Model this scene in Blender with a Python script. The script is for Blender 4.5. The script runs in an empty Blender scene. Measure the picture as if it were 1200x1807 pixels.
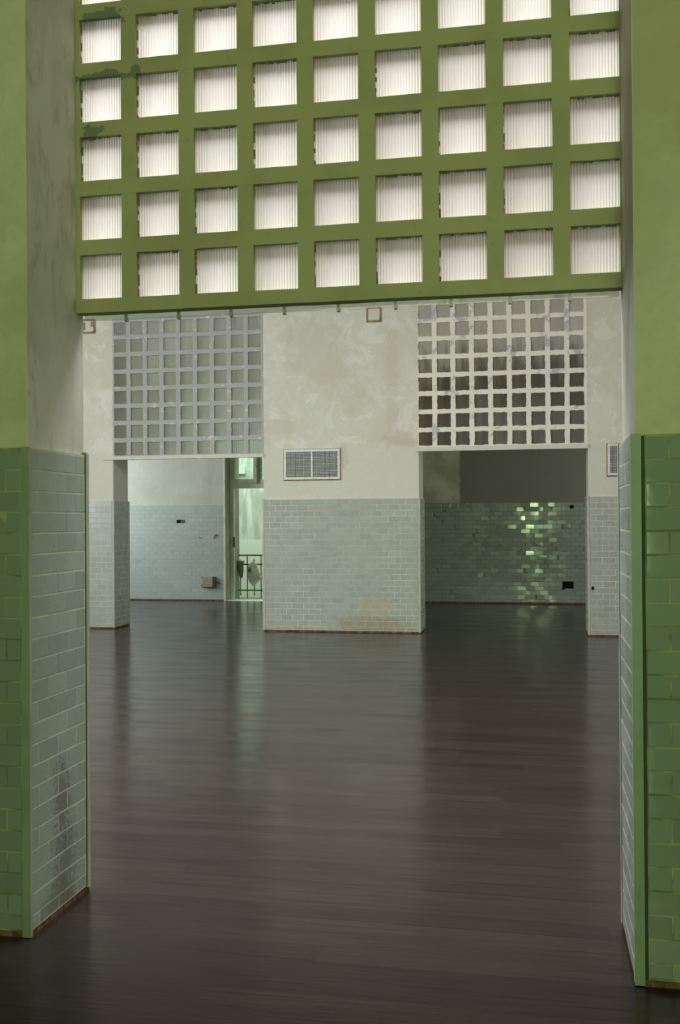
import bpy, math, random
from mathutils import Vector, Matrix
random.seed(7)
sc = bpy.context.scene
COL = sc.collection

# ---------------------------------------------------------------- camera
F_PX, YAW, PITCH, ROLL = 1775.97, 0.19068, 0.006635, -0.006278
CAM = Vector((0.58805, -3.30627, 1.48307))
fw = Vector((-math.sin(YAW)*math.cos(PITCH), math.cos(YAW)*math.cos(PITCH), math.sin(PITCH)))
rt = Vector((math.cos(YAW), math.sin(YAW), 0)); up = rt.cross(fw)
r2 = rt*math.cos(ROLL)+up*math.sin(ROLL); u2 = r2.cross(fw)
cd = bpy.data.cameras.new('camera'); cam = bpy.data.objects.new('camera', cd); COL.objects.link(cam)
cam.matrix_world = Matrix(((r2.x, u2.x, -fw.x, CAM.x), (r2.y, u2.y, -fw.y, CAM.y), (r2.z, u2.z, -fw.z, CAM.z), (0, 0, 0, 1)))
cd.sensor_fit = 'VERTICAL'; cd.sensor_height = 24; cd.lens = F_PX*24/1807; cd.clip_start = .05
sc.camera = cam

# ---------------------------------------------------------------- exposure, world, light
vs = sc.view_settings
vs.view_transform = 'Standard'; vs.look = 'None'; vs.gamma = 1; vs.use_curve_mapping = False
vs.exposure = 0.0
sc.cycles.max_bounces = 10; sc.cycles.diffuse_bounces = 6; sc.cycles.glossy_bounces = 4
sc.cycles.transmission_bounces = 8; sc.cycles.caustics_reflective = False; sc.cycles.caustics_refractive = False
sc.cycles.sample_clamp_indirect = 4
w = bpy.data.worlds.new('world'); sc.world = w; w.use_nodes = True
w.node_tree.nodes['Background'].inputs[0].default_value = (.55, .75, .6, 1)
w.node_tree.nodes['Background'].inputs[1].default_value = .05

def area(name, loc, direction, sx, sy, power, color, spread=180):
    l = bpy.data.lights.new(name, 'AREA'); l.shape = 'RECTANGLE'; l.size = sx; l.size_y = sy
    l.energy = power; l.color = color; l.spread = math.radians(spread)
    o = bpy.data.objects.new(name, l); COL.objects.link(o); o.location = loc
    o.rotation_euler = Vector(direction).to_track_quat('-Z', 'Y').to_euler()
    return o
# daylight entering through the window openings built below, plus an added dark-room fill
area('daylight_hall_left_window', (-8.62, 3.6, 2.75), (1, 0, -.12), 4.6, 2.9, 385, (.94, .98, 1))
area('daylight_hall_roof_light', (-1.2, 2.1, 5.62), (0, .32, -1), 7.4, 2.5, 500, (.97, .98, .97))
area('daylight_hall_right_window', (4.62, 3.6, 3.2), (-1, 0, -.1), 3.6, 2.0, 40, (1, .95, .92))
area('daylight_foliage_window', (1.1, -7.12, 1.62), (0, 1, .0), .92, 1.05, 100, (.70, 1, .44))
area('daylight_foliage_window', (1.1, -7.12, .66), (0, 1, .0), .95, .75, 26, (.55, 1, .40))
area('daylight_upper_window', (.3, -7.12, 3.75), (0, 1, -.05), 4.4, 1.5, 92, (1, .94, .63))
area('daylight_back_room_window', (-8.62, 12.3, 2.2), (1, 0, -.1), 2.6, 2.6, 180, (.90, 1, .97))
area('added_dark_room_fill', (4.62, 12.2, 2.4), (-1, 0, -.35), 1.2, 1.4, 90, (.92, 1, .90))  # added fill that brightens the dark room; its window is made up
area('daylight_courtyard', (-5.0, 16.2, 6.2), (0, .35, -1), 7.0, 2.2, 600, (.87, 1, .87))

# ---------------------------------------------------------------- node helpers
class NT:
    def __init__(s, name):
        s.m = bpy.data.materials.new(name); s.m.use_nodes = True; s.t = s.m.node_tree; s.t.nodes.clear()
        s.out = s.n('ShaderNodeOutputMaterial')
        s._c = None
    def n(s, typ, **k):
        x = s.t.nodes.new(typ)
        for a, b in k.items(): setattr(x, a, b)
        return x
    def l(s, a, b): s.t.links.new(a, b)
    def setv(s, sock, v):
        if isinstance(v, bpy.types.NodeSocket): s.l(v, sock)
        else:
            if isinstance(v, tuple) and len(v) == 3 and sock.type == 'RGBA': v = (*v, 1)
            sock.default_value = v
    @property
    def co(s):
        if s._c is None: s._c = s.n('ShaderNodeTexCoord').outputs['Object']
        return s._c
    def scaled(s, v, sc3):
        x = s.n('ShaderNodeVectorMath', operation='MULTIPLY'); s.setv(x.inputs[0], v); x.inputs[1].default_value = sc3
        return x.outputs[0]
    def noise(s, scale, detail=4, rough=.55, vec=None, dist=0):
        x = s.n('ShaderNodeTexNoise'); x.inputs['Scale'].default_value = scale; x.inputs['Detail'].default_value = detail
        x.inputs['Roughness'].default_value = rough; x.inputs['Distortion'].default_value = dist
        s.l(vec if vec is not None else s.co, x.inputs['Vector']); return x.outputs['Fac']
    def ramp(s, v, a, b, lo=0., hi=1.):
        x = s.n('ShaderNodeMapRange'); x.interpolation_type = 'SMOOTHSTEP'; s.setv(x.inputs[0], v)
        x.inputs[1].default_value = a; x.inputs[2].default_value = b; x.inputs[3].default_value = lo; x.inputs[4].default_value = hi
        return x.outputs[0]
    def math(s, op, a, b=0.):
        x = s.n('ShaderNodeMath', operation=op); s.setv(x.inputs[0], a); s.setv(x.inputs[1], b); return x.outputs[0]
    def mix(s, f, a, b):
        x = s.n('ShaderNodeMix', data_type='RGBA'); s.setv(x.inputs[0], f); s.setv(x.inputs[6], a); s.setv(x.inputs[7], b)
        return x.outputs[2]
    def sep(s):
        x = s.n('ShaderNodeSeparateXYZ'); s.l(s.co, x.inputs[0]); return x.outputs
    def blob(s, c, r, amp=.5, nscale=8, soft=.25):
        a = s.n('ShaderNodeVectorMath', operation='SUBTRACT'); s.l(s.co, a.inputs[0]); a.inputs[1].default_value = c
        b = s.n('ShaderNodeVectorMath', operation='DIVIDE'); s.l(a.outputs[0], b.inputs[0]); b.inputs[1].default_value = r
        d = s.n('ShaderNodeVectorMath', operation='LENGTH'); s.l(b.outputs[0], d.inputs[0])
        n = s.noise(nscale, 5, .65)
        v = s.math('ADD', d.outputs['Value'], s.math('MULTIPLY', s.math('SUBTRACT', n, .5), amp*4))
        return s.ramp(v, 1+soft, 1-soft, 0, 1)
    def bump(s, h, strength=.3, dist=.01):
        x = s.n('ShaderNodeBump'); x.inputs['Strength'].default_value = strength; x.inputs['Distance'].default_value = dist
        s.l(h, x.inputs['Height']); return x.outputs[0]
    def principled(s, color, rough=.6, normal=None, spec=.5, **k):
        p = s.n('ShaderNodeBsdfPrincipled'); s.setv(p.inputs['Base Color'], color); s.setv(p.inputs['Roughness'], rough)
        p.inputs['Specular IOR Level'].default_value = spec
        if normal is not None: s.l(normal, p.inputs['Normal'])
        for a, b in k.items(): s.setv(p.inputs[a.replace('_', ' ')], b)
        s.l(p.outputs[0], s.out.inputs[0]); return p

def simple(name, c, rough=.6, metallic=0, var=.12, scale=30, spec=.5):
    t = NT(name); n = t.noise(scale, 4)
    c2 = tuple(x*(1-var*2) for x in c)
    t.principled(t.mix(t.ramp(n, .3, .7), c, c2), rough, spec=spec, Metallic=metallic); return t.m

def plaster(name, cols, clean_below=None, extra=(), rough=.85):
    """mottled, patched, water-stained old paint"""
    t = NT(name); a, b, c = cols
    n1 = t.ramp(t.noise(.9, 6, .62, dist=.6), .40, .66)
    n2 = t.ramp(t.noise(2.3, 7, .6, dist=1.0), .50, .62)
    st = t.ramp(t.noise(1.6, 5, .6, vec=t.scaled(t.co, (1, 1, .28)), dist=.3), .56, .74)
    fine = t.ramp(t.noise(26, 5, .7), .35, .75, 0, .30)
    col = t.mix(n1, a, b); m2 = t.math('MULTIPLY', n2, .55)
    st = t.math('MULTIPLY', st, .55)
    if clean_below is not None:
        k = t.ramp(t.sep()[2], clean_below-.03, clean_below+.03, .12, 1)
        m2 = t.math('MULTIPLY', m2, k); st = t.math('MULTIPLY', st, k)
        col = t.mix(t.math('MULTIPLY', k, 1.0), a, col)
    wh = t.math('MULTIPLY', t.ramp(t.noise(1.7, 8, .68, dist=1.6), .53, .57), .0 if clean_below is None else .55)
    if clean_below is not None: wh = t.math('MULTIPLY', wh, k)
    col = t.mix(m2, col, c); col = t.mix(wh, col, (.70, .70, .66)); col = t.mix(st, col, tuple(x*y for x, y in zip(b, (.88, .80, .70))))
    col = t.mix(fine, col, tuple(x*.86 for x in b))
    for cc, rr, amp, ns, soft, ec, f in extra:
        col = t.mix(t.math('MULTIPLY', t.blob(cc, rr, amp, ns, soft), f), col, ec)
    h = t.noise(14, 6, .6)
    t.principled(col, rough, t.bump(h, .25, .006), spec=.25)
    return t.m

def tile_mat(name, c, rough=.16, extra=(), var=.10, flat=False, fine=.18):
    t = NT(name)
    g = t.n('ShaderNodeNewGeometry').outputs['Random Per Island']
    col = t.mix(g, tuple(x*(1-var) for x in c), tuple(min(1, x*(1+var)) for x in c))
    col = t.mix(t.ramp(t.noise(1.3, 4), .4, .7, 0, .22), col, tuple(x*.86 for x in c))
    for cc, rr, amp, ns, soft, ec, f in extra:
        col = t.mix(t.math('MULTIPLY', t.blob(cc, rr, amp, ns, soft), f), col, ec)
    n = t.bump(t.noise(24, 3, .5), .05, .004)
    if flat: t.principled(col, t.ramp(g, 0, 1, rough, rough+.10), spec=.5)
    else: t.principled(col, t.ramp(t.noise(9, 5), .3, .8, rough, rough+fine), n, spec=.5)
    return t.m

def grout_mat(name, c, c2, scale=2.2):
    t = NT(name)
    t.principled(t.mix(t.ramp(t.noise(scale, 5, .6), .42, .6), c, c2), .8, spec=.2); return t.m

# far wall (hall side) paint
FARC = [(.585, .59, .515), (.56, .545, .46), (.66, .66, .61)]
M = {}
M['plaster_far'] = plaster('plaster_far', FARC, clean_below=2.42, extra=[
    ((-2.20, 9.6, 3.65), (.42, 1, .38), .85, 3.2, .30, (.49, .455, .37), .45),
    ((-1.75, 9.6, 3.1), (.25, 1, .25), 1.0, 4, .35, (.52, .48, .40), .40),
    ((-1.05, 9.6, 2.52), (.22, 1, .10), .9, 9, .45, (.47, .39, .30), .50),
    ((-1.22, 9.6, 3.2), (.09, 1, .8), .9, 6, .50, (.51, .45, .37), .40),
    ((-1.86, 9.6, 2.28), (.06, 1, .16), .8, 14, .5, (.50, .42, .30), .5),
    ((-2.72, 9.6, 2.70), (.24, 1, .10), .35, 6, .08, (.52, .50, .43), .7)])
M['plaster_near'] = plaster('plaster_near', [(.50, .52, .37), (.39, .395, .26), (.56, .57, .45)], extra=[
    ((1.02, 0, 2.95), (.16, 1, .25), .4, 7, .35, (.36, .35, .20), .7)])
def jamb_plaster():
    t = NT('plaster_jamb')
    n = t.ramp(t.noise(2.2, 6, .6, vec=t.scaled(t.co, (1, 1, .5)), dist=.6), .42, .6)
    col = t.mix(n, (.61, .60, .555), (.50, .49, .45))
    n2 = t.ramp(t.noise(9, 6, .7, vec=t.scaled(t.co, (1, 1, .35)), dist=1), .5, .68, 0, .7)
    col = t.mix(n2, col, (.40, .36, .24))
    t.principled(col, .85, t.bump(t.noise(18, 6), .3, .006), spec=.2); return t.m
M['plaster_jamb'] = jamb_plaster()
M['plaster_back_left'] = plaster('plaster_back_left', [(.50, .50, .45), (.44, .44, .39), (.55, .56, .52)])
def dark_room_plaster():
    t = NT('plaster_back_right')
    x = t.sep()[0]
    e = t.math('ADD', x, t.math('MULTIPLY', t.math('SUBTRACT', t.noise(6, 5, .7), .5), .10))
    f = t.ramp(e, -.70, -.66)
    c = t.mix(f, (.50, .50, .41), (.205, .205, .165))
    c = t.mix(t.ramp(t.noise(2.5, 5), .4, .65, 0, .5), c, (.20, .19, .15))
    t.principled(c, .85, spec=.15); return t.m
M['plaster_back_right'] = dark_room_plaster()
M['plaster_plain'] = plaster('plaster_plain', [(.60, .58, .50), (.56, .54, .46), (.64, .62, .56)])
M['plaster_green'] = plaster('plaster_green', [(.46, .48, .38), (.42, .45, .34), (.50, .52, .42)])
M['ceiling_paint'] = plaster('ceiling_paint', [(.76, .69, .62), (.72, .64, .57), (.78, .72, .66)])
SM = (.10, .11, .085)
M['tile_near'] = tile_mat('tile_near', (.195, .255, .20), .035, fine=.04)
M['tile_jamb'] = tile_mat('tile_jamb', (.315, .36, .335), .22, extra=[
    ((-1.18, .25, .42), (1, .06, .13), 1.3, 75, .35, (.12, .12, .10), .65),
    ((-1.18, .27, .17), (1, .075, .15), 1.3, 75, .35, (.12, .13, .12), .65),
    ((-1.18, .22, .05), (1, .12, .08), .7, 30, .3, (.16, .15, .10), .6)])
M['tile_far'] = tile_mat('tile_far', (.345, .38, .335), .20, var=.06, extra=[
    ((-1.5, 9.6, .10), (.45, 1, .11), .5, 12, .4, (.27, .23, .13), .6),
    ((-1.45, 9.6, .33), (.22, 1, .12), .8, 26, .3, (.42, .38, .28), .7)])
M['tile_back_left'] = tile_mat('tile_back_left', (.37, .41, .40), .25, var=.05)
M['tile_back_right'] = tile_mat('tile_back_right', (.27, .31, .26), .03, var=.08, flat=True)
M['grout_near'] = grout_mat('grout_near', (.30, .33, .17), (.12, .155, .085), 6)
M['grout_jamb'] = grout_mat('grout_jamb', (.52, .53, .41), (.43, .46, .36), 3)
M['grout_far'] = grout_mat('grout_far', (.62, .62, .54), (.44, .47, .41), 1.6)
M['grout_back'] = grout_mat('grout_back', (.36, .40, .37), (.38, .42, .39))
M['grout_dark'] = grout_mat('grout_dark', (.14, .18, .12), (.22, .26, .18))
M['trim_green'] = simple('trim_green', (.21, .29, .19), .5, var=.08, scale=8)
M['trim_pale'] = simple('trim_pale', (.42, .44, .36), .5, var=.08, scale=8)
M['trim_grey'] = simple('trim_grey', (.40, .40, .34), .5, var=.10, scale=8)
M['gap_dark'] = simple('gap_dark', (.035, .05, .025), .8, scale=20)
def base_mat():
    t = NT('red_mortar'); n = t.noise(16, 5, .7)
    c = t.mix(t.ramp(n, .4, .6), (.10, .045, .028), (.19, .12, .075)); c = t.mix(t.ramp(t.noise(5, 4), .5, .7, 0, .8), c, (.10, .05, .03))
    t.principled(c, .9, spec=.1); return t.m
M['red_mortar'] = base_mat()

def floor_mat():
    t = NT('floor_boards'); x, y, z = t.sep()
    ang = .012
    yy = t.math('ADD', y, t.math('MULTIPLY', x, ang))
    row = t.math('FLOOR', t.math('DIVIDE', yy, .118))
    wn = t.n('ShaderNodeTexWhiteNoise', noise_dimensions='1D'); t.l(row, wn.inputs['W'])
    seg = t.math('FLOOR', t.math('ADD', t.math('DIVIDE', x, 1.9), t.math('MULTIPLY', wn.outputs['Value'], 7)))
    cx = t.n('ShaderNodeCombineXYZ'); t.l(row, cx.inputs[0]); t.l(seg, cx.inputs[1])
    wn2 = t.n('ShaderNodeTexWhiteNoise', noise_dimensions='2D'); t.l(cx.outputs[0], wn2.inputs['Vector'])
    c = t.mix(wn2.outputs['Value'], (.022, .0145, .0115), (.038, .0265, .0215))
    st = t.noise(2.2, 6, .65, vec=t.scaled(t.co, (.7, 14, 1)))
    c = t.mix(t.ramp(st, .45, .72, 0, .7), c, (.010, .008, .007))
    big = t.ramp(t.noise(.55, 5, .6, dist=.8), .42, .66, 0, .5)
    c = t.mix(big, c, (.042, .030, .025))
    fr = t.math('FRACT', t.math('DIVIDE', yy, .118))
    seam = t.math('MULTIPLY', t.ramp(t.math('ABSOLUTE', t.math('SUBTRACT', fr, .5)), .48, .5), t.ramp(wn.outputs['Value'], .45, .7, 0, .8))
    c = t.mix(seam, c, (.004, .004, .004))
    fs = t.ramp(t.noise(5, 6, .75, vec=t.scaled(t.co, (.5, 22, 1))), .52, .68, 0, .55); c = t.mix(fs, c, (.010, .008, .007))
    speck = t.ramp(t.noise(38, 3, .5), .74, .78, 0, .8); c = t.mix(speck, c, (.005, .004, .004))
    # lighter greyish patch by the left jamb: far wall's reflection put into the colour
    refl1 = t.blob((-.92, -.02, 0), (.35, .32, 1), .6, 5, .5); c = t.mix(t.math('MULTIPLY', refl1, .35), c, (.05, .045, .04))
    h = t.math('ADD', t.noise(3.2, 5, .6, vec=t.scaled(t.co, (1, 16, 1))), t.math('MULTIPLY', seam, -.5))
    rg = t.ramp(t.noise(1.5, 5, .6, vec=t.scaled(t.co, (1, 5, 1))), .35, .7, .13, .25)
    t.principled(c, rg, t.bump(h, .20, .004), spec=.20); return t.m
M['floor'] = floor_mat()

def near_bar_mat():
    t = NT('olive_paint'); P = [((-1.09, .43, 3.235), (.10, 1, .026)), ((-1.085, .43, 3.47), (.075, 1, .034)), ((-1.13, .43, 3.02), (.055, 1, .03)), ((-.935, .43, 3.25), (.02, 1, .03))]
    c = t.mix(t.ramp(t.noise(2.5, 5), .4, .65), (.36, .367, .20), (.31, .312, .17))
    c = t.mix(t.ramp(t.noise(18, 5, .7), .58, .78, 0, .5), c, (.24, .21, .11))
    for cc, rr in P:
        c = t.mix(t.blob(cc, rr, .75, 20, .04), c, (.155, .185, .135))
    t.principled(c, .6, t.bump(t.noise(20, 5), .2, .003), spec=.3); return t.m
M['olive_paint'] = near_bar_mat()
def far_bar_mat(name, base, flake, lo, hi, sx):
    t = NT(name); m = t.ramp(t.noise(sx, 6, .7, dist=.5), lo, hi)
    c = t.mix(m, base, flake); c = t.mix(t.ramp(t.noise(30, 4), .5, .8, 0, .3), c, tuple(v*.7 for v in base))
    t.principled(c, .7, spec=.3); return t.m
M['grey_bars'] = far_bar_mat('grey_bars', (.37, .37, .365), (.62, .61, .56), .585, .64, 11)
M['white_bars'] = far_bar_mat('white_bars', (.72, .70, .62), (.42, .43, .44), .56, .62, 3.5)

def glass_mat(name, tint, trans, dust, rough, dustcol, dirt=None):
    """ribbed cast glass: the face that is hit scatters, the face behind it lets the light through; a film of dust on top"""
    t = NT(name)
    geo = t.n('ShaderNodeNewGeometry'); g = geo.outputs['Random Per Island']
    tr = t.n('ShaderNodeBsdfTranslucent'); t.setv(tr.inputs[0], t.mix(g, tuple(v*.94 for v in tint), tint))
    rf = t.n('ShaderNodeBsdfRefraction'); t.setv(rf.inputs[0], tint); rf.inputs['Roughness'].default_value = rough; rf.inputs['IOR'].default_value = 1.10
    gl = t.n('ShaderNodeBsdfGlossy'); gl.inputs['Roughness'].default_value = .15; t.setv(gl.inputs[0], (.9, .9, .9))
    df = t.n('ShaderNodeBsdfDiffuse'); t.setv(df.inputs[0], dustcol)
    a = t.n('ShaderNodeMixShader'); a.inputs[0].default_value = trans; t.l(rf.outputs[0], a.inputs[1]); t.l(tr.outputs[0], a.inputs[2])
    b = t.n('ShaderNodeMixShader'); t.l(a.outputs[0], b.inputs[1]); t.l(df.outputs[0], b.inputs[2])
    f = t.ramp(t.noise(2.2, 5, .6), .3, .7, dust*.75, dust*1.25)
    if dirt: f = dirt(t, f)
    t.setv(b.inputs[0], f)
    c = t.n('ShaderNodeMixShader'); c.inputs[0].default_value = .025; t.l(b.outputs[0], c.inputs[1]); t.l(gl.outputs[0], c.inputs[2])
    tp = t.n('ShaderNodeBsdfTransparent'); e = t.n('ShaderNodeMixShader'); t.l(geo.outputs['Backfacing'], e.inputs[0]); t.l(c.outputs[0], e.inputs[1]); t.l(tp.outputs[0], e.inputs[2])
    t.l(e.outputs[0], t.out.inputs[0]); return t.m
M['glass_near'] = glass_mat('glass_near', (.93, .885, .855), .88, .03, .25, (.5, .5, .48))
M['glass_far_left'] = glass_mat('glass_far_left', (.80, .84, .72), .62, .45, .25, (.225, .225, .185))
def dirt_r(t, f):
    z = t.sep()[2]; x = t.sep()[0]
    k = t.ramp(t.math('ADD', t.math('ADD', z, t.math('MULTIPLY', x, -.10)), t.math('MULTIPLY', t.math('SUBTRACT', t.noise(3.0, 6, .7, vec=t.scaled(t.co, (3, 1, .8))), .5), 1.3)), 3.15, 3.95)
    return t.math('ADD', .075, t.math('MULTIPLY', k, .80))
M['glass_far_right'] = glass_mat('glass_far_right', (.27, .22, .12), .70, .2, .22, (.40, .385, .33), dirt_r)  # brown tint puts the dimness of the room behind into the glass colour
def clear_glass():
    t = NT('clear_glass')
    tp = t.n('ShaderNodeBsdfTransparent'); t.setv(tp.inputs[0], (.90, .94, .92)); gl = t.n('ShaderNodeBsdfGlossy'); gl.inputs['Roughness'].default_value = .05
    df = t.n('ShaderNodeBsdfDiffuse'); t.setv(df.inputs[0], (.55, .56, .55))
    fr = t.n('ShaderNodeFresnel'); a = t.n('ShaderNodeMixShader'); t.l(fr.outputs[0], a.inputs[0]); t.l(tp.outputs[0], a.inputs[1]); t.l(gl.outputs[0], a.inputs[2])
    b = t.n('ShaderNodeMixShader'); b.inputs[0].default_value = .22; t.l(a.outputs[0], b.inputs[1]); t.l(df.outputs[0], b.inputs[2])
    t.l(b.outputs[0], t.out.inputs[0]); return t.m
M['clear_glass'] = clear_glass()
def pane_glass():
    t = NT('pane_glass')
    tp = t.n('ShaderNodeBsdfTransparent'); t.setv(tp.inputs[0], (.88, .96, .90)); gl = t.n('ShaderNodeBsdfGlossy'); gl.inputs['Roughness'].default_value = .02
    a = t.n('ShaderNodeMixShader'); a.inputs[0].default_value = .08; t.l(tp.outputs[0], a.inputs[1]); t.l(gl.outputs[0], a.inputs[2])
    t.l(a.outputs[0], t.out.inputs[0]); return t.m
M['pane_glass'] = pane_glass()
def courtyard_mat():
    t = NT('courtyard_wall'); z = t.sep()[2]
    n = t.ramp(t.noise(1.6, 6, .6, vec=t.scaled(t.co, (2.2, 1, .55)), dist=1.2), .42, .62)
    up_ = t.mix(n, (.50, .56, .49), (.80, .86, .81))
    c = t.mix(t.ramp(z, 1.03, 1.06), (.78, .86, .74), up_)
    t.principled(c, .9, spec=.1); return t.m
M['courtyard'] = courtyard_mat()
M['metal_white'] = simple('metal_white', (.70, .72, .68), .45)
M['steel'] = simple('steel', (.42, .41, .39), .45, metallic=.5)
M['dark_steel'] = simple('dark_steel', (.06, .06, .055), .6)
M['void'] = simple('void', (.006, .007, .006), .9, spec=.1)
M['vent_shade'] = simple('vent_shade', (.014, .02, .02), .8)
def rust():
    t = NT('rust'); c = t.mix(t.ramp(t.noise(22, 5, .7), .4, .62), (.25, .13, .05), (.33, .27, .16)); c = t.mix(t.ramp(t.noise(9, 4), .5, .7), c, (.15, .11, .07))
    t.principled(c, .85, spec=.15); return t.m
M['rust'] = rust()
M['door_paint'] = simple('door_paint', (.70, .70, .62), .55, var=.12, scale=6)
M['reveal_shade'] = simple('reveal_shade', (.33, .34, .25), .7, var=.12, scale=6)  # darker tone puts the shade on the door reveals into the colour
M['hinge_brown'] = simple('hinge_brown', (.07, .025, .012), .6)
M['rail_green'] = simple('rail_green', (.06, .17, .04), .5)
M['marble'] = simple('marble', (.62, .68, .60), .5)
def bag_mat(name, c, mark=None):
    t = NT(name); col = c
    col = t.mix(t.ramp(t.noise(14, 5, .6), .4, .7), c, tuple(v*.7 for v in c))
    if mark: col = t.mix(t.blob(mark, (.035, 1, .045), .3, 20, .15), col, (.05, .22, .12))
    df = t.n('ShaderNodeBsdfDiffuse'); t.setv(df.inputs[0], col); tr = t.n('ShaderNodeBsdfTranslucent'); t.setv(tr.inputs[0], col)
    gl = t.n('ShaderNodeBsdfGlossy'); gl.inputs['Roughness'].default_value = .3
    a = t.n('ShaderNodeMixShader'); a.inputs[0].default_value = .4; t.l(df.outputs[0], a.inputs[1]); t.l(tr.outputs[0], a.inputs[2])
    b = t.n('ShaderNodeMixShader'); b.inputs[0].default_value = .06; t.l(a.outputs[0], b.inputs[1]); t.l(gl.outputs[0], b.inputs[2])
    t.l(b.outputs[0], t.out.inputs[0]); return t.m
M['bag_white'] = bag_mat('bag_white', (.66, .68, .62), (-4.625, 14.85, .52))
M['bag_dark'] = bag_mat('bag_dark', (.22, .26, .18))
M['box_beige'] = simple('box_beige', (.34, .29, .21), .7, var=.15)

# ---------------------------------------------------------------- mesh helpers
class MB:
    def __init__(s): s.v = []; s.f = []; s.sm = set()
    def box(s, x0, x1, y0, y1, z0, z1):
        b = len(s.v)
        for x in (x0, x1):
            for y in (y0, y1):
                for z in (z0, z1): s.v.append((x, y, z))
        for q in ((0, 1, 3, 2), (4, 6, 7, 5), (0, 4, 5, 1), (2, 3, 7, 6), (0, 2, 6, 4), (1, 5, 7, 3)): s.f.append(tuple(b+i for i in q))
        return s
    def tube(s, p, q, r, n=10):
        p = Vector(p); q = Vector(q); d = (q-p).normalized(); a = d.orthogonal().normalized(); c = d.cross(a); b = len(s.v)
        for e in (p, q):
            for k in range(n):
                t = 2*math.pi*k/n; s.v.append(tuple(e+a*r*math.cos(t)+c*r*math.sin(t)))
        for k in range(n): s.f.append((b+k, b+(k+1) % n, b+n+(k+1) % n, b+n+k))
        s.f.append(tuple(b+k for k in range(n))[::-1]); s.f.append(tuple(b+n+k for k in range(n))); return s
    def build(s, name, mat, parent=None, loc=None, smooth=False):
        me = bpy.data.meshes.new(name); v = s.v
        if loc is not None:
            v = [(a-loc[0], b-loc[1], c-loc[2]) for a, b, c in v]
        me.from_pydata(v, [], s.f); me.materials.append(M[mat] if isinstance(mat, str) else mat)
        import bmesh
        bm = bmesh.new(); bm.from_mesh(me); bmesh.ops.recalc_face_normals(bm, faces=bm.faces); bm.to_mesh(me); bm.free()
        if smooth:
            for p in me.polygons: p.use_smooth = True
        o = bpy.data.objects.new(name, me); COL.objects.link(o)
        if parent is not None: o.parent = parent
        elif loc is not None: o.location = loc
        return o
def bevel(o, w, seg=2):
    m = o.modifiers.new('bevel', 'BEVEL'); m.width = w; m.segments = seg; m.limit_method = 'ANGLE'; return o
def structure(o, label=None):
    o['kind'] = 'structure'
    if label: o['label'] = label
    return o
def thing(name, loc, label, cat, group=None):
    o = bpy.data.objects.new(name, None); COL.objects.link(o); o.location = loc; o.empty_display_size = .1
    o['label'] = label; o['category'] = cat
    if group: o['group'] = group
    return o

H = 1.74; CH = H/23
# grout that has been painted over or rubbed flush: the joints there read narrower
def worn_jamb(p, z): return (.0014, .0042) if z > .93 else (.0038, .0042)
def worn_far(p, z):
    k = abs(p.x+1.93)/.42+abs(z-.95)/2.2
    return (.0012, .0014) if k < 1 else (.0042, .0042)
def tiles(name, parent, mat, gmat, origin, udir, ndir, width, start_even, start_odd, tilt=.0, z_bot=.026, thick=.011, rng=1, worn=None):
    """running-bond tiling: one mesh of separate bevelled tiles plus one grout bed. origin = corner at the tile surface, z=0"""
    R = random.Random(rng); O = Vector(origin); U = Vector(udir); N = Vector(ndir); Z = Vector((0, 0, 1))
    g = .0042; TW = .1514; t = MB()
    for k in range(23):
        z1 = H-k*CH; z0 = max(z1-CH, z_bot)
        if z1-z0 < .02: continue
        u = 0.; nxt = start_even if k % 2 == 0 else start_odd
        while u < width-.004:
            e = min(nxt, width)
            if e-u > .012:
                gu, gz = worn((O+U*(u+e)/2), (z0+z1)/2) if worn else (g, g)
                a0, a1, b0, b1 = u+gu/2, e-gu/2, z0+gz/2, z1-gz/2
                ta, tb, to = R.gauss(0, tilt), R.gauss(0, tilt), R.gauss(0, .0003)
                cu, cz = (a0+a1)/2, (b0+b1)/2; bs = len(t.v); bv = .0022
                for dd, ins in ((-thick, 0), (-.0018, 0), (0, bv)):
                    for (uu, zz) in ((a0+ins, b0+ins), (a1-ins, b0+ins), (a1-ins, b1-ins), (a0+ins, b1-ins)):
                        off = dd+to+(ta*(uu-cu)+tb*(zz-cz)) if dd > -thick else dd
                        t.v.append(tuple(O+U*uu+Z*zz+N*off))
                for r in (0, 4):
                    for i in range(4):
                        j = (i+1) % 4; t.f.append((bs+r+i, bs+r+j, bs+r+4+j, bs+r+4+i))
                t.f.append((bs+8, bs+9, bs+10, bs+11))
            u = e; nxt = e+TW
    o = t.build(name, mat, parent)
    p0 = O-N*thick*1.3; p1 = O+U*width-N*.0013+Z*(H+.004)
    gb = MB().box(min(p0.x, p1.x), max(p0.x, p1.x), min(p0.y, p1.y), max(p0.y, p1.y), z_bot-.004, H+.004)
    gb.build('grout', gmat, parent)
    return o
def base_strip(parent, x0, x1, y0, y1): MB().box(x0, x1, y0, y1, 0, .020).build('base_mortar', 'red_mortar', parent)

# ================================================================ THE SETTING
T = .49; XL, XR = -1.178, .890            # near partition: tile faces of the two jambs
PO = .016                                  # tiling stands proud of the plaster by this
D = 9.603; D2 = D+.535                     # far partition
A1, A2, A3, A4 = -5.047, -2.952, -.8545, 1.236
CEIL = 5.6; LX, RX = -8.6, 4.6

# floor ends at the threshold of the balcony door
fl = MB().box(LX, RX, -7.1, 14.3, -.12, 0).build('floor', 'floor'); structure(fl)
ce = MB()
ce.box(LX, RX, -7.1, .85, CEIL+.03, CEIL+.2); ce.box(LX, RX, 3.35, 14.9, CEIL+.03, CEIL+.2)
ce.box(LX, -4.9, .85, 3.35, CEIL+.03, CEIL+.2); ce.box(2.5, RX, .85, 3.35, CEIL+.03, CEIL+.2)
structure(ce.build('ceiling', 'ceiling_paint'))

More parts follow.
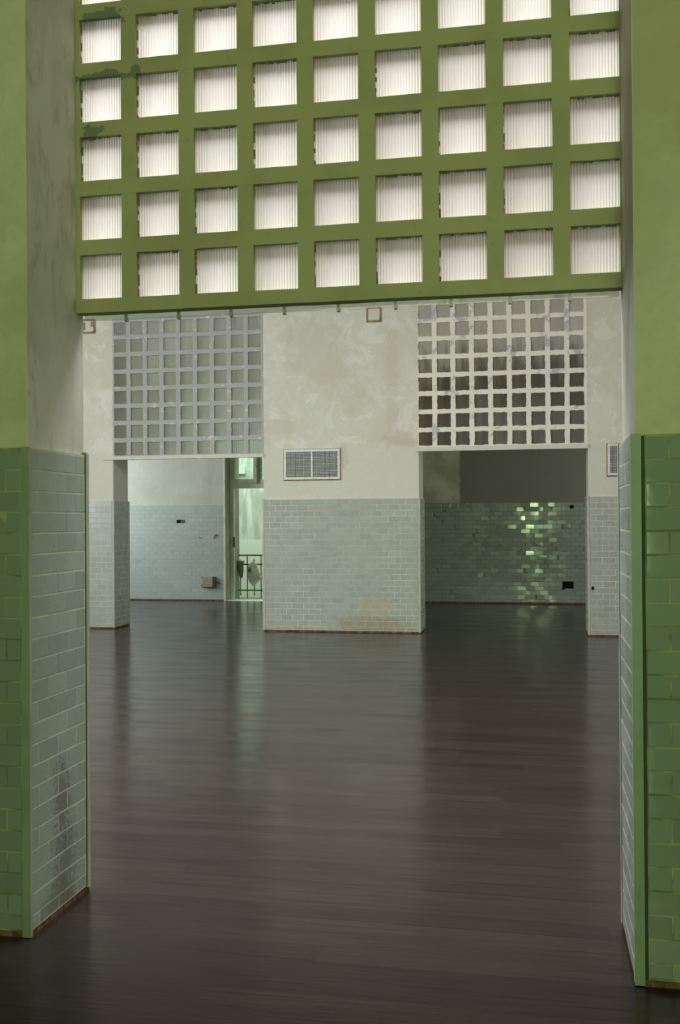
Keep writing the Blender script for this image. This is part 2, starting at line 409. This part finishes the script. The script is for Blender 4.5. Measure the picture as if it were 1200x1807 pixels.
# --- near partition
LZ = 2.305                                  # underside of every lattice beam
NT_ = 4.245
wl = structure(MB().box(-6.0, XL-PO, PO, T-PO, 0, CEIL).build('wall_near_left', 'plaster_near'))
# the reveal (jamb) skin is the same plaster; the different light on it is put into the colour
MB().box(XL-PO, XL-PO+.002, PO+.001, T-PO, 0, NT_).build('jamb_render', 'plaster_jamb', wl)
tiles('tile_wainscot', wl, 'tile_near', 'grout_near', (XL-.032, 0, 0), (-1, 0, 0), (0, -1, 0), 3.0, .132, .057, tilt=.004, rng=3)
tiles('jamb_tiling', wl, 'tile_jamb', 'grout_jamb', (XL, .014, 0), (0, 1, 0), (1, 0, 0), T-.014-.034, .056, .131, tilt=.003, rng=4, worn=worn_jamb)
MB().box(XL-.03, XL, -.002, .012, .003, H+.006).build('corner_trim', 'trim_green', wl)
MB().box(XL-.004, XL+.0015, .0005, .015, .003, H+.006).build('corner_trim', 'trim_grey', wl)
MB().box(XL-.012, XL-.002, T-.034, T-.022, .02, H).build('corner_gap', 'gap_dark', wl)
bevel(MB().box(XL-.03, XL+.003, T-.022, T, .012, H+.012).build('corner_trim', 'trim_pale', wl), .003)
MB().box(XL-.016, XL+.001, T-.03, T-.012, H+.002, H+.015).build('rust_stain', 'rust', wl)
base_strip(wl, -4.2, XL-.006, .004, .03); base_strip(wl, XL-.03, XL-.004, .004, T-.004)

wr = structure(MB().box(XR+PO, 4.6, PO, T-PO, 0, CEIL).build('wall_near_right', 'plaster_near'))
MB().box(XR+PO-.002, XR+PO, PO+.001, T-PO, 0, NT_).build('jamb_render', M['plaster_jamb'], wr)
MB().box(XR+.032, XR+.042, .003, PO+.001, .02, H).build('corner_gap', 'gap_dark', wr)
tiles('tile_wainscot', wr, 'tile_near', 'grout_near', (XR+.042, 0, 0), (1, 0, 0), (0, -1, 0), 3.0, .074, .149, tilt=.004, rng=5)
tiles('jamb_tiling', wr, 'tile_jamb', 'grout_jamb', (XR, .014, 0), (0, 1, 0), (-1, 0, 0), T-.014-.034, .131, .056, tilt=.003, rng=6, worn=worn_jamb)
MB().box(XR, XR+.031, -.002, .012, .004, H+.006).build('corner_trim', 'trim_green', wr)
MB().box(XR-.0015, XR+.004, .0005, .015, .012, H+.006).build('corner_trim', 'trim_pale', wr)
MB().box(XR+.002, XR+.012, T-.034, T-.022, .02, H).build('corner_gap', 'gap_dark', wr)
bevel(MB().box(XR-.003, XR+.03, T-.022, T, .012, H+.012).build('corner_trim', 'trim_pale', wr), .003)
base_strip(wr, XR+.006, 4.0, .004, .03); base_strip(wr, XR+.004, XR+.03, .004, T-.004)
structure(MB().box(XL-PO, XR+PO, PO, T-PO, NT_, CEIL).build('wall_near_lintel', 'plaster_near'))

# --- side and back walls of the near room, with window openings the daylight enters by
structure(MB().box(LX-.3, -6.0, -7.3, .0, 0, CEIL).build('wall_near_room_left', 'plaster_green'))
nb = MB(); Y0, Y1 = -7.3, -7.05
nb.box(-6.0, -1.9, Y0, Y1, 0, CEIL); nb.box(-1.9, .62, Y0, Y1, 0, 3.0); nb.box(1.58, 4.6, Y0, Y1, 0, 3.0); nb.box(.62, 1.58, Y0, Y1, 0, .28); nb.box(.62, 1.58, Y0, Y1, 1.04, 1.09)
nb.box(.62, 1.58, Y0, Y1, 2.15, 3.0); nb.box(2.5, 4.6, Y0, Y1, 3.0, CEIL); nb.box(-1.9, 2.5, Y0, Y1, 4.5, CEIL)
structure(nb.build('wall_near_room_back', 'plaster_green'))
structure(MB().box(4.6, 4.85, -7.3, 1.6, 0, CEIL).build('wall_near_room_right', 'plaster_green'))

# --- hall side walls with openings; the dark room's is added for its fill light
hl = MB(); hl.box(LX-.25, LX, 0, 1.3, 0, CEIL); hl.box(LX-.25, LX, 5.9, 11.0, 0, CEIL); hl.box(LX-.25, LX, 1.3, 5.9, 0, 1.3); hl.box(LX-.25, LX, 1.3, 5.9, 4.2, CEIL)
hl.box(LX-.25, LX, 13.6, 14.9, 0, CEIL); hl.box(LX-.25, LX, 11.0, 13.6, 0, .9); hl.box(LX-.25, LX, 11.0, 13.6, 3.5, CEIL)
structure(hl.build('wall_hall_left', 'plaster_plain'))
hr = MB(); hr.box(RX, RX+.25, 1.6, 1.8, 0, CEIL); hr.box(RX, RX+.25, 5.4, 11.6, 0, CEIL); hr.box(RX, RX+.25, 12.8, 14.9, 0, CEIL); hr.box(RX, RX+.25, 11.6, 12.8, 0, 1.7); hr.box(RX, RX+.25, 11.6, 12.8, 3.1, CEIL); hr.box(RX, RX+.25, 1.8, 5.4, 0, 2.2); hr.box(RX, RX+.25, 1.8, 5.4, 4.2, CEIL)
structure(hr.build('wall_hall_right', 'plaster_plain'))

# --- far partition: left pier, central block, right pier, lintels above the lattices
def far_block(name, x0, x1, left_face, right_face, seed):
    """tile faces at x0/x1, plaster PO behind"""
    p0 = x0+(PO if left_face else 0); p1 = x1-(PO if right_face else 0)
    o = structure(MB().box(p0, p1, D+PO, D2-PO, 0, CEIL).build(name, 'plaster_far'))
    f0 = x0+(.034 if left_face else 0); f1 = x1-(.034 if right_face else 0)
    tiles('tile_wainscot', o, 'tile_far', 'grout_far', (f1, D, 0), (-1, 0, 0), (0, -1, 0), f1-f0, .1514, .0757, tilt=.004, rng=seed, worn=worn_far)
    base_strip(o, x0+.006, x1-.006, D+.003, D+.03)
    for on, xx, n in ((left_face, x0, -1), (right_face, x1, 1)):
        if not on: continue
        tiles('jamb_tiling', o, 'tile_far', 'grout_far', (xx, D+.034, 0), (0, 1, 0), (n, 0, 0), D2-D-.04, .1514, .0757, tilt=.004, rng=seed+20)
        a, b = sorted((xx+n*.002, xx-n*.032))
        bevel(MB().box(a, b, D-.002, D+.032, .012, H+.008).build('corner_trim', 'trim_pale', o), .004)
        a, b = sorted((xx-n*.03, xx-n*.005))
        base_strip(o, a, b, D+.004, D2-.004)
        MB().box(*sorted((xx-n*.03, xx+n*.001)), D2-.01, D2+.002, .012, H+.005).build('corner_trim', 'trim_grey', o)
    return o
fl_ = far_block('wall_far_left', LX, A1, False, True, 11)
fc_ = far_block('wall_far_centre', A2, A3, True, True, 12)
fr_ = far_block('wall_far_right', A4, RX, True, False, 13)
structure(MB().box(A1-PO, A2+PO, D+PO, D2-PO, 4.235, CEIL).build('wall_far_lintel', 'plaster_far'))
structure(MB().box(A3-PO, A4+PO, D+PO, D2-PO, 4.292, CEIL).build('wall_far_lintel', 'plaster_far'))

# --- the rooms behind the far partition
YB = 14.3
bl = MB(); bl.box(LX, -4.946, YB+PO, 14.62, 0, CEIL); bl.box(-4.946, -3.4, YB+PO, 14.62, 3.1, CEIL); bl.box(-3.4, -1.95, YB+PO, 14.62, 0, CEIL)
bl.box(LX, -4.875, 14.62, 14.95, -.12, CEIL); bl.box(-3.4, -1.95, 14.62, 14.95, -.12, CEIL); bl.box(-4.875, -3.4, 14.62, 14.95, 3.05, CEIL)
bl = structure(bl.build('wall_back_left', 'plaster_back_left'))
tiles('tile_wainscot', bl, 'tile_back_left', 'grout_back', (-4.975, YB, 0), (-1, 0, 0), (0, -1, 0), 3.62, .1514, .0757, tilt=.002, rng=31)
tiles('tile_wainscot', bl, 'tile_back_left', 'grout_back', (-1.95, YB, 0), (-1, 0, 0), (0, -1, 0), 1.42, .1514, .0757, tilt=.002, rng=32)
MB().box(-4.975, -4.944, YB-.002, YB+.02, 0, 3.1).build('door_casing', 'door_paint', bl)
MB().box(-4.946, -4.942, YB+.02, 14.60, 0, 3.1).build('reveal_shade_skin', 'reveal_shade', bl)
MB().box(-4.875, -4.871, 14.68, 14.95, .0, 3.05).build('reveal_shade_skin', 'reveal_shade', bl)
base_strip(bl, LX, -4.98, YB+.003, YB+.03)
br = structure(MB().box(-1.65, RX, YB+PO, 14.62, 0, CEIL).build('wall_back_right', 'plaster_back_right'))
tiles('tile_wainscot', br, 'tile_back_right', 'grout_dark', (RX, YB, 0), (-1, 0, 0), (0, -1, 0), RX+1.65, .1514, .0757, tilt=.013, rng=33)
base_strip(br, -1.65, RX, YB+.003, YB+.03)
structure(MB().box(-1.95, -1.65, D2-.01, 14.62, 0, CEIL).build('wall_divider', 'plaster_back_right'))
structure(MB().box(-4.946, -3.4, YB, 14.95, -.12, -.001).build('trim_1', 'marble'), 'pale stone threshold under the balcony door')
structure(MB().box(-12, 3, 17.5, 17.8, -5, 4.6).build('wall_courtyard', 'courtyard'))
cw = structure(MB().box(-5.655, -5.485, 17.47, 17.5, 2.45, 2.62).build('glow_panel', M['metal_white']), 'added glowing panel on the courtyard wall for a bright reflection in the transom')
em = NT('glow_panel_emit'); e_ = em.n('ShaderNodeEmission'); e_.inputs[0].default_value = (.86, 1, .84, 1); e_.inputs[1].default_value = 1.1; em.l(e_.outputs[0], em.out.inputs[0])  # added glow standing in for the bright rectangle in the transom glass
MB().box(-5.645, -5.495, 17.462, 17.471, 2.46, 2.61).build('pane', em.m, cw)

# --- the three glazed lattices
PW = .175; PX = .2375; PZ = .2345
def lattice(name, x0, x1, first, z0, zf, zt, yA, yB, yG, bar_mat, glass, jit, seed, label, rows=8):
    """grid of bars with square openings; every opening holds a vertically ribbed pane"""
    R = random.Random(seed); root = structure(bpy.data.objects.new(name, None), label); COL.objects.link(root)
    b = MB(); NS = 40 if jit > .002 else 12
    def strip(u0, u1, c0, c1, horiz, ya, yb):
        n = max(2, int((u1-u0)/(.03 if jit > .002 else .12))); base = len(b.v)
        for i in range(n+1):
            u = u0+(u1-u0)*i/n; j0 = R.uniform(-jit, jit); j1 = R.uniform(-jit, jit)
            for (c, y) in ((c0+j0, ya), (c1+j1, ya), (c1+j1, yb), (c0+j0, yb)):
                b.v.append((u, y, c) if horiz else (c, y, u))
        for i in range(n):
            o = base+i*4
            for k in range(4): b.f.append((o+k, o+(k+1) % 4, o+4+(k+1) % 4, o+4+k))
        b.f.append((base, base+1, base+2, base+3)); b.f.append(tuple(base+n*4+k for k in (3, 2, 1, 0)))
    cols = [first+PX*i for i in range(9)]
    edges = [(x0, cols[0])]+[(cols[i]+PW, cols[i+1]) for i in range(8)]+[(cols[8]+PW, x1)]
    pz = (zt-.05-zf)/rows if False else PZ
    rws = [zf+pz*i for i in range(rows)]
    for a, c in edges: strip(z0, zt, a, c, False, yA, yB)
    zz = [(z0, rws[0])]+[(rws[i]+PW, rws[i+1]) for i in range(rows-1)]+[(rws[-1]+PW, zt)]
    for a, c in zz: strip(x0, x1, a, c, True, yA-.0006, yB+.0006)
    b.build('lattice_bars', bar_mat, root)
    g = MB(); nr = 17; sub = 6
    for cx in cols:
        for rz in rws:
            base = len(g.v); n = nr*sub; xa, xb = cx-.004, cx+PW+.004; ty, tx = R.gauss(0, .0015), R.gauss(0, .0012)
            for i in range(n+1):
                x = xa+(xb-xa)*i/n; yr = yG-.0021*(.5-.5*math.cos(2*math.pi*i/sub)); yt = tx*(i/n-.5)
                for z, tt in ((rz-.004, -ty), (rz+PW+.004, ty)):
                    g.v.append((x, yr+tt+yt, z)); g.v.append((x, yG+.006+tt+yt, z))
            for i in range(n):
                o = base+i*4
                g.f += [(o, o+4, o+6, o+2), (o+1, o+3, o+7, o+5), (o, o+1, o+5, o+4), (o+2, o+6, o+7, o+3)]
            g.f.append((base, base+2, base+3, base+1)); o = base+n*4; g.f.append((o, o+1, o+3, o+2))
    g.build('glass_panes', glass, root, smooth=False)
    return root, cols, rws, R
win1, c1, r1, R1 = lattice('window_1', XL-PO, XR+PO, -1.1755, LZ, 2.360, NT_, .418, T-PO, .440, 'olive_paint', 'glass_near', .0009, 41,
                           'olive painted lattice of ribbed glass squares filling the top of the near opening')
# ragged old putty along the pane heads and left edges
pt = MB()
for cx in c1:
    for rz in r1:
        if R1.random() < .6:
            x = cx+R1.uniform(0, .05)
            while x < cx+PW-.01:
                l_ = R1.uniform(.006, .04); h_ = R1.uniform(.001, .006)
                pt.box(x, min(x+l_, cx+PW), .432, .440, rz+PW-h_, rz+PW+.002); x += l_+R1.uniform(0, .03)
        if R1.random() < .45:
            z = rz
            while z < rz+PW:
                l_ = R1.uniform(.01, .05); pt.box(cx-.002, cx+R1.uniform(.001, .005), .432, .440, z, min(z+l_, rz+PW)); z += l_+R1.uniform(0, .04)
pt.build('putty', simple('old_putty', (.16, .15, .10), .9), win1)
win2, c2, r2_, R2 = lattice('window_2', A1-PO, A2+PO, -5.040, 2.306, 2.366, 4.235, D+PO-.004, D+.07, D+.026, 'grey_bars', 'glass_far_left', .0035, 42,
                            'grey painted lattice of dull glass squares over the far left opening')
win3, c3, r3, R3 = lattice('window_3', A3-PO, A4+PO, -.865, 2.345, 2.413, 4.292, D+PO-.004, D+.07, D+.026, 'white_bars', 'glass_far_right', .0045, 43,
                           'patchy whitewashed lattice of glass squares, tinted brown for the dim room behind, over the far right opening')
structure(MB().box(-5.19, -2.93, D-.006, D+PO, 2.306, 2.352).build('trim_2', 'plaster_far'), 'narrow plaster ledge under the far left lattice')
structure(MB().box(-.90, A4+.02, D-.004, D+PO, 2.343, 2.40).build('trim_3', 'plaster_far'), 'narrow plaster ledge under the far right lattice')

# ================================================================ OBJECTS
# --- glass strips clipped under the near lattice, on the hall side
cx_ = [-1.009, -.788, -.572, -.358, -.144, .077, .287, .505, .722]
ed = [XL-PO+.004]+cx_+[XR+PO-.002]
plate_labels = ['clear glass strip under the green lattice, first at the left jamb', 'clear glass strip under the green lattice, second from the left jamb',
  'clear glass strip under the green lattice, third from the left jamb', 'clear glass strip under the green lattice, fourth from the left jamb', 'clear glass strip under the green lattice left of the middle, above blank plaster',
  'clear glass strip under the green lattice just left of the middle rusty wall plate', 'clear glass strip under the green lattice, fourth from the right jamb', 'clear glass strip under the green lattice, third from the right jamb',
  'clear glass strip under the green lattice, second from the right jamb', 'clear glass strip under the green lattice, last at the right jamb']
for i in range(10):
    a, b = ed[i]+.006, ed[i+1]-.006; y0, y1 = T-PO+.004, T-PO+.010; r = .009; zb = LZ-.020; m = MB(); n = 5
    prof = [(a, 2.345), (a, zb+r)]
    prof += [(a+r-r*math.cos(t*math.pi/2/n), zb+r-r*math.sin(t*math.pi/2/n)) for t in range(1, n+1)]
    prof += [(b-r+r*math.sin(t*math.pi/2/n), zb+r-r*math.cos(t*math.pi/2/n)) for t in range(0, n+1)] + [(b, 2.345)]
    k = len(prof)
    for y in (y0, y1):
        for (x, z) in prof: m.v.append((x-(a+b)/2, y-y0, z-zb))
    m.f.append(tuple(range(k))); m.f.append(tuple(range(2*k-1, k-1, -1)))
    for q in range(k): m.f.append((q, (q+1) % k, k+(q+1) % k, k+q))
    o = m.build('glass_strip', 'clear_glass'); o.location = ((a+b)/2, y0, zb)
    o['label'] = plate_labels[i]; o['category'] = 'glass strip'; o['group'] = 'glass strips under the near lattice'
clip_at = ['nearest the left jamb', 'second from the left jamb', 'above the right part of the far left lattice', 'just right of the far left lattice',
  'over the blank far wall', 'just right of the middle rusty wall plate', 'over the left part of the whitewashed lattice', 'over the middle of the whitewashed lattice', 'nearest the right jamb']
def make_clip():
    t = thing('metal_clip', (0, 0, 0), '', 'clip', 'metal clips holding the glass strips')
    b = MB(); b.box(-.0055, .0055, -.003, .001, -.012, .050); b.box(-.0055, .0055, .001, .014, -.012, -.009); b.box(-.007, .007, .010, .014, -.012, .004)
    br_ = b.build('bracket', 'steel', t)
    s = MB(); s.tube((0, -.003, -.006), (0, -.008, -.006), .0055, 12); s.build('screw_head', 'steel', t)
    return t
def dup(root, loc):
    r = root.copy(); COL.objects.link(r); r.location = loc
    for ch in list(root.children):
        c = ch.copy(); COL.objects.link(c); c.parent = r
        for g in list(ch.children):
            d = g.copy(); COL.objects.link(d); d.parent = c
    return r
clip0 = make_clip()
for i, x in enumerate(cx_):
    o = clip0 if i == 0 else dup(clip0, (0, 0, 0))
    o.location = (x, T-PO+.0035, LZ-.016); o['label'] = 'small metal clip under the green lattice, '+clip_at[i]

# --- ventilation grilles
def make_vent():
    t = thing('ventilation_grille', (0, 0, 0), '', 'vent', 'ventilation grilles on the far wall')
    W_, H_ = .752, .398
    b = MB(); ax, az = .032, .034
    b.box(0, W_, 0, .022, 0, az); b.box(0, W_, 0, .022, H_-az, H_); b.box(0, ax, 0, .022, az, H_-az); b.box(W_-ax, W_, 0, .022, az, H_-az)
    b.box(W_/2-.013, W_/2+.013, .001, .021, az, H_-az)
    bevel(b.build('frame', 'metal_white', t), .0025)
    g = MB()
    for h in (0, 1):
        x0 = ax if h == 0 else W_/2+.013; x1 = W_/2-.013 if h == 0 else W_-ax
        for k in range(1, 20):
            x = x0+(x1-x0)*k/20; g.box(x-.0017, x+.0017, .004, .012, az, H_-az)
        for k in range(1, 17):
            z = az+(H_-2*az)*k/17; g.box(x0, x1, .005, .013, z-.0018, z+.0018)
    g.build('mesh_screen', 'metal_white', t)
    MB().box(.01, W_-.01, .0215, .026, .01, H_-.01).build('backing', 'vent_shade', t)  # dark panel at the wall face stands in for shade behind the mesh
    r = MB(); e = .013
    r.box(-e, W_+e, .021, .0262, -e, 0); r.box(-e, W_+e, .021, .0262, H_, H_+e*.6); r.box(-e, 0, .021, .0262, 0, H_); r.box(W_, W_+e*.7, .021, .0262, 0, H_)
    r.build('rusty_rim', 'rust', t)
    return t
v0 = make_vent(); v0.location = (-2.653, D+PO-.0265, 2.000); v0['label'] = 'white double mesh ventilation grille with rusty rim on the central far wall'
v1 = dup(v0, (1.488, D+PO-.0265, 1.998)); v1['label'] = 'white mesh ventilation grille half hidden by the right near jamb'

# --- rusty square wall plates
def make_plate(cov):
    t = thing('wall_plate', (0, 0, 0), '', 'wall plate', 'rusty square wall plates')
    s = .2; e = .026; b = MB(); b.box(0, s, 0, .012, 0, e); b.box(0, s, 0, .012, s-e, s); b.box(0, e, 0, .012, e, s-e); b.box(s-e, s, 0, .012, e, s-e)
    bevel(b.build('rusty_frame', 'rust', t), .003)
    MB().box(e, s-e, .004, .012, e, s-e).build('cover', cov, t)
    return t
p0 = make_plate('plaster_plain'); p0.location = (-1.541, D+PO-.0125, 4.036); p0['label'] = 'rusty square wall plate high between the two far lattices'
p1 = dup(p0, (-5.512, D+PO-.0125, 4.050)); p1['label'] = 'rusty square wall plate beside the left near jamb'
MB().box(.026, .05, -.003, .004, .05, .15).build('rust_flake', 'rust', p1); MB().box(.135, .174, -.003, .004, .09, .16).build('rust_flake', 'rust', p1)

# --- small holes and boxes on the walls
def disc(name, x, y, z, rx, rz, label, cat, depth=.012):
    m = MB(); n = 20; R = random.Random(5)
    for yy, k in ((0, 1), (depth, 1)):
        rr = random.Random(9)
        for i in range(n):
            a = 2*math.pi*i/n; q = k*rr.uniform(.85, 1.08); m.v.append((rx*q*math.cos(a), yy, rz*q*math.sin(a)))
    m.f.append(tuple(range(n))); m.f.append(tuple(range(2*n-1, n-1, -1)))
    for i in range(n): m.f.append((i, (i+1) % n, n+(i+1) % n, n+i))
    o = m.build(name, 'void'); o.location = (x, y, z); o['label'] = label; o['category'] = cat; return o
disc('pipe_hole', 1.217, YB-.003, 1.662, .036, .036, 'round black hole at the top of the dark tiled wall', 'hole')
disc('bolt_hole', 1.296, D-.003, .597, .018, .024, 'small dark hole low on the right far pier', 'hole')
t = thing('socket_box', (1.145, YB, .26), 'black empty rectangular box low on the dark tiled wall', 'socket box')
MB().box(-.092, .092, -.006, .004, .008, .128).build('recess', 'void', t); MB().box(-.10, -.06, -.005, .004, -.012, .010).build('broken_corner', 'void', t)
t = thing('switch_slot', (-5.795, YB, 1.42), 'narrow black switch slot on the pale back wall', 'switch')
MB().box(-.075, .005, -.006, .004, 0, .062).build('open_slot', 'void', t); MB().box(.005, .075, -.009, .004, .003, .060).build('blank_plate', 'dark_steel', t)
t = thing('junction_box', (-5.255, YB, .245), 'beige metal junction box low on the back wall by the balcony door', 'junction box')
bevel(MB().box(-.115, .10, -.075, 0, .0, .20).build('body', 'box_beige', t), .02, 3)
sp_ = MB().box(.095, .135, -.06, 0, .0, .19).build('side_plate', 'dark_steel', t)
MB().tube((.13, -.03, .10), (.21, -.03, .08), .012).build('pipe_stub', 'dark_steel', sp_)
for z in (.005, .15): MB().box(-.14, -.11, -.02, 0, z, z+.045).build('mounting_lug', 'dark_steel', t)
t = thing('wall_bracket', (-5.14, YB, 1.16), 'tiny dark broken bracket on the back wall above the junction box', 'bracket')
MB().tube((.02, 0, .035), (.02, -.03, .035), .015).build('stud', 'dark_steel', t); MB().tube((-.015, -.012, -.02), (.015, -.02, .035), .007).build('arm', 'dark_steel', t)
m = MB(); m.tube((-.035, -.004, .006), (.035, -.004, -.006), .006); o = m.build('wire_stub', 'dark_steel'); o.location = (-5.42, YB-.003, 1.15)
o['label'] = 'short dark wire stub on the back wall left of the broken bracket'; o['category'] = 'wire'
disc('trim_hole', -.8535, D+.20, .93, .014, .012, 'tiny dark hole in the right end of the central far wall', 'hole').rotation_euler = (0, 0, math.pi/2)

# --- balcony door frame
door = structure(bpy.data.objects.new('door_1', None), 'grey wooden balcony door frame with transom at the end of the left room'); COL.objects.link(door)
f = MB(); f.box(-4.944, -4.872, 14.605, 14.68, 0, 3.08); f.box(-3.47, -3.40, 14.605, 14.68, 0, 3.08); f.box(-4.872, -3.47, 14.605, 14.68, 2.055, 2.15); f.box(-4.872, -3.47, 14.605, 14.68, 3.0, 3.08)
bevel(f.build('door_frame', 'door_paint', door), .005)
f = MB(); f.box(-4.872, -4.845, 14.59, 14.64, 2.152, 2.98); f.box(-4.845, -4.49, 14.59, 14.64, 2.152, 2.225); f.box(-4.492, -4.425, 14.59, 14.64, 2.152, 2.98); f.box(-4.845, -4.49, 14.59, 14.64, 2.92, 2.98)
bevel(f.build('transom_sash', 'door_paint', door), .005)
sash = door.children[-1]
MB().box(-4.845, -4.49, 14.615, 14.620, 2.225, 2.92).build('glass_pane', 'pane_glass', sash)
f = MB(); f.box(-4.425, -4.355, 14.60, 14.72, 2.13, 3.0); f.tube((-4.40, 14.585, 2.17), (-4.40, 14.585, 2.95), .010); f.tube((-4.44, 14.58, 2.46), (-4.40, 14.585, 2.46), .014)
f.build('mullion', 'reveal_shade', door)
f = MB(); f.box(-4.355, -3.47, 14.60, 14.66, 2.15, 2.215); f.build('transom_sash', 'door_paint', door)
MB().box(-4.355, -3.47, 14.63, 14.634, 2.215, 3.0).build('glass_pane', 'pane_glass', door.children[-1])
MB().tube((-4.866, 14.595, .97), (-4.866, 14.595, 1.16), .016).build('hinge', 'hinge_brown', door)

# --- railing
RY = 14.9
t = thing('balcony_railing', (-4.4, RY, 0), 'thin green iron balcony railing outside the glass door', 'railing')
def rbox(n, x0, x1, z0, z1, d=.012): return MB().box(x0+4.4, x1+4.4, -d, d, z0, z1).build(n, 'rail_green', t)
rbox('top_rail', -4.87, -3.41, .795, .820); rbox('upper_rail', -4.87, -3.41, .625, .650); rbox('lower_rail', -4.87, -3.41, .140, .166); rbox('bottom_rail', -4.87, -3.41, .002, .012)
for x in (-4.702, -4.436, -4.17, -3.90, -3.63): rbox('post', x-.008, x+.008, .0, .80)
for x in (-4.838, -4.567, -4.30, -4.03): 
    p = rbox('picket', x-.008, x+.008, .075, .73, .008); rbox('finial', x-.013, x+.013, .06, .085, .010).parent = p

# --- plastic bags hanging on the railing
def bag(name, cx, yc, prof, mat, label, seed, dents=1.):
    m = MB(); n = 26; R = random.Random(seed); ph = [R.uniform(0, 6.28) for _ in range(6)]
    for (z, rx, ry, ox) in prof:
        for k in range(n):
            a = 2*math.pi*k/n; q = 1+dents*(.09*math.sin(5*a+ph[0]+z*14)+.06*math.sin(9*a+ph[1]-z*23)+.04*math.sin(3*a+ph[2]+z*40))
            m.v.append((ox+rx*q*math.cos(a), ry*q*math.sin(a), z))
    L = len(prof)
    for i in range(L-1):
        for k in range(n): m.f.append((i*n+k, i*n+(k+1) % n, (i+1)*n+(k+1) % n, (i+1)*n+k))
    m.f.append(tuple(range(n))[::-1]); m.f.append(tuple((L-1)*n+k for k in range(n)))
    o = thing(name, (cx, yc, 0), label, 'bag'); b = m.build('bag_body', mat, o, smooth=True)
    return o
# material mark uses object coordinates of the body: centre it there
M['bag_white'] = bag_mat('bag_white_marked', (.66, .68, .62), (-.062, -.06, .53))
o = bag('plastic_bag', -4.562, 14.80, [(.245, .012, .01, .0), (.275, .045, .03, .005), (.32, .085, .05, .01), (.38, .118, .06, .012), (.44, .122, .06, .01), (.52, .105, .055, .0), (.60, .085, .04, -.005), (.655, .060, .03, -.003), (.69, .022, .015, .0), (.705, .012, .01, .0)],
        'bag_white', 'white plastic bag with a green mark hanging on the balcony railing', 3)
MB().tube((-.004, 0, .70), (-.004, .07, .735), .006).build('bag_handle', 'dark_steel', o.children[0])
pk = MB(); pk.v = []; b2 = bag('spare', 0, 0, [(.345, .012, .02, .115), (.36, .05, .035, .12), (.41, .06, .035, .12), (.435, .03, .02, .11)], 'bag_white', 'x', 8)
for ch in list(b2.children): ch.name = 'bag_corner'; ch.parent = o
bpy.data.objects.remove(b2)
bag('plastic_bag', -4.815, 14.81, [(.385, .018, .015, .02), (.43, .035, .02, .02), (.52, .05, .03, .01), (.60, .058, .035, .0), (.66, .062, .04, .0), (.70, .075, .04, .0), (.715, .06, .03, -.01)],
    'bag_dark', 'darker greenish bag hanging on the railing beside the door frame', 5)
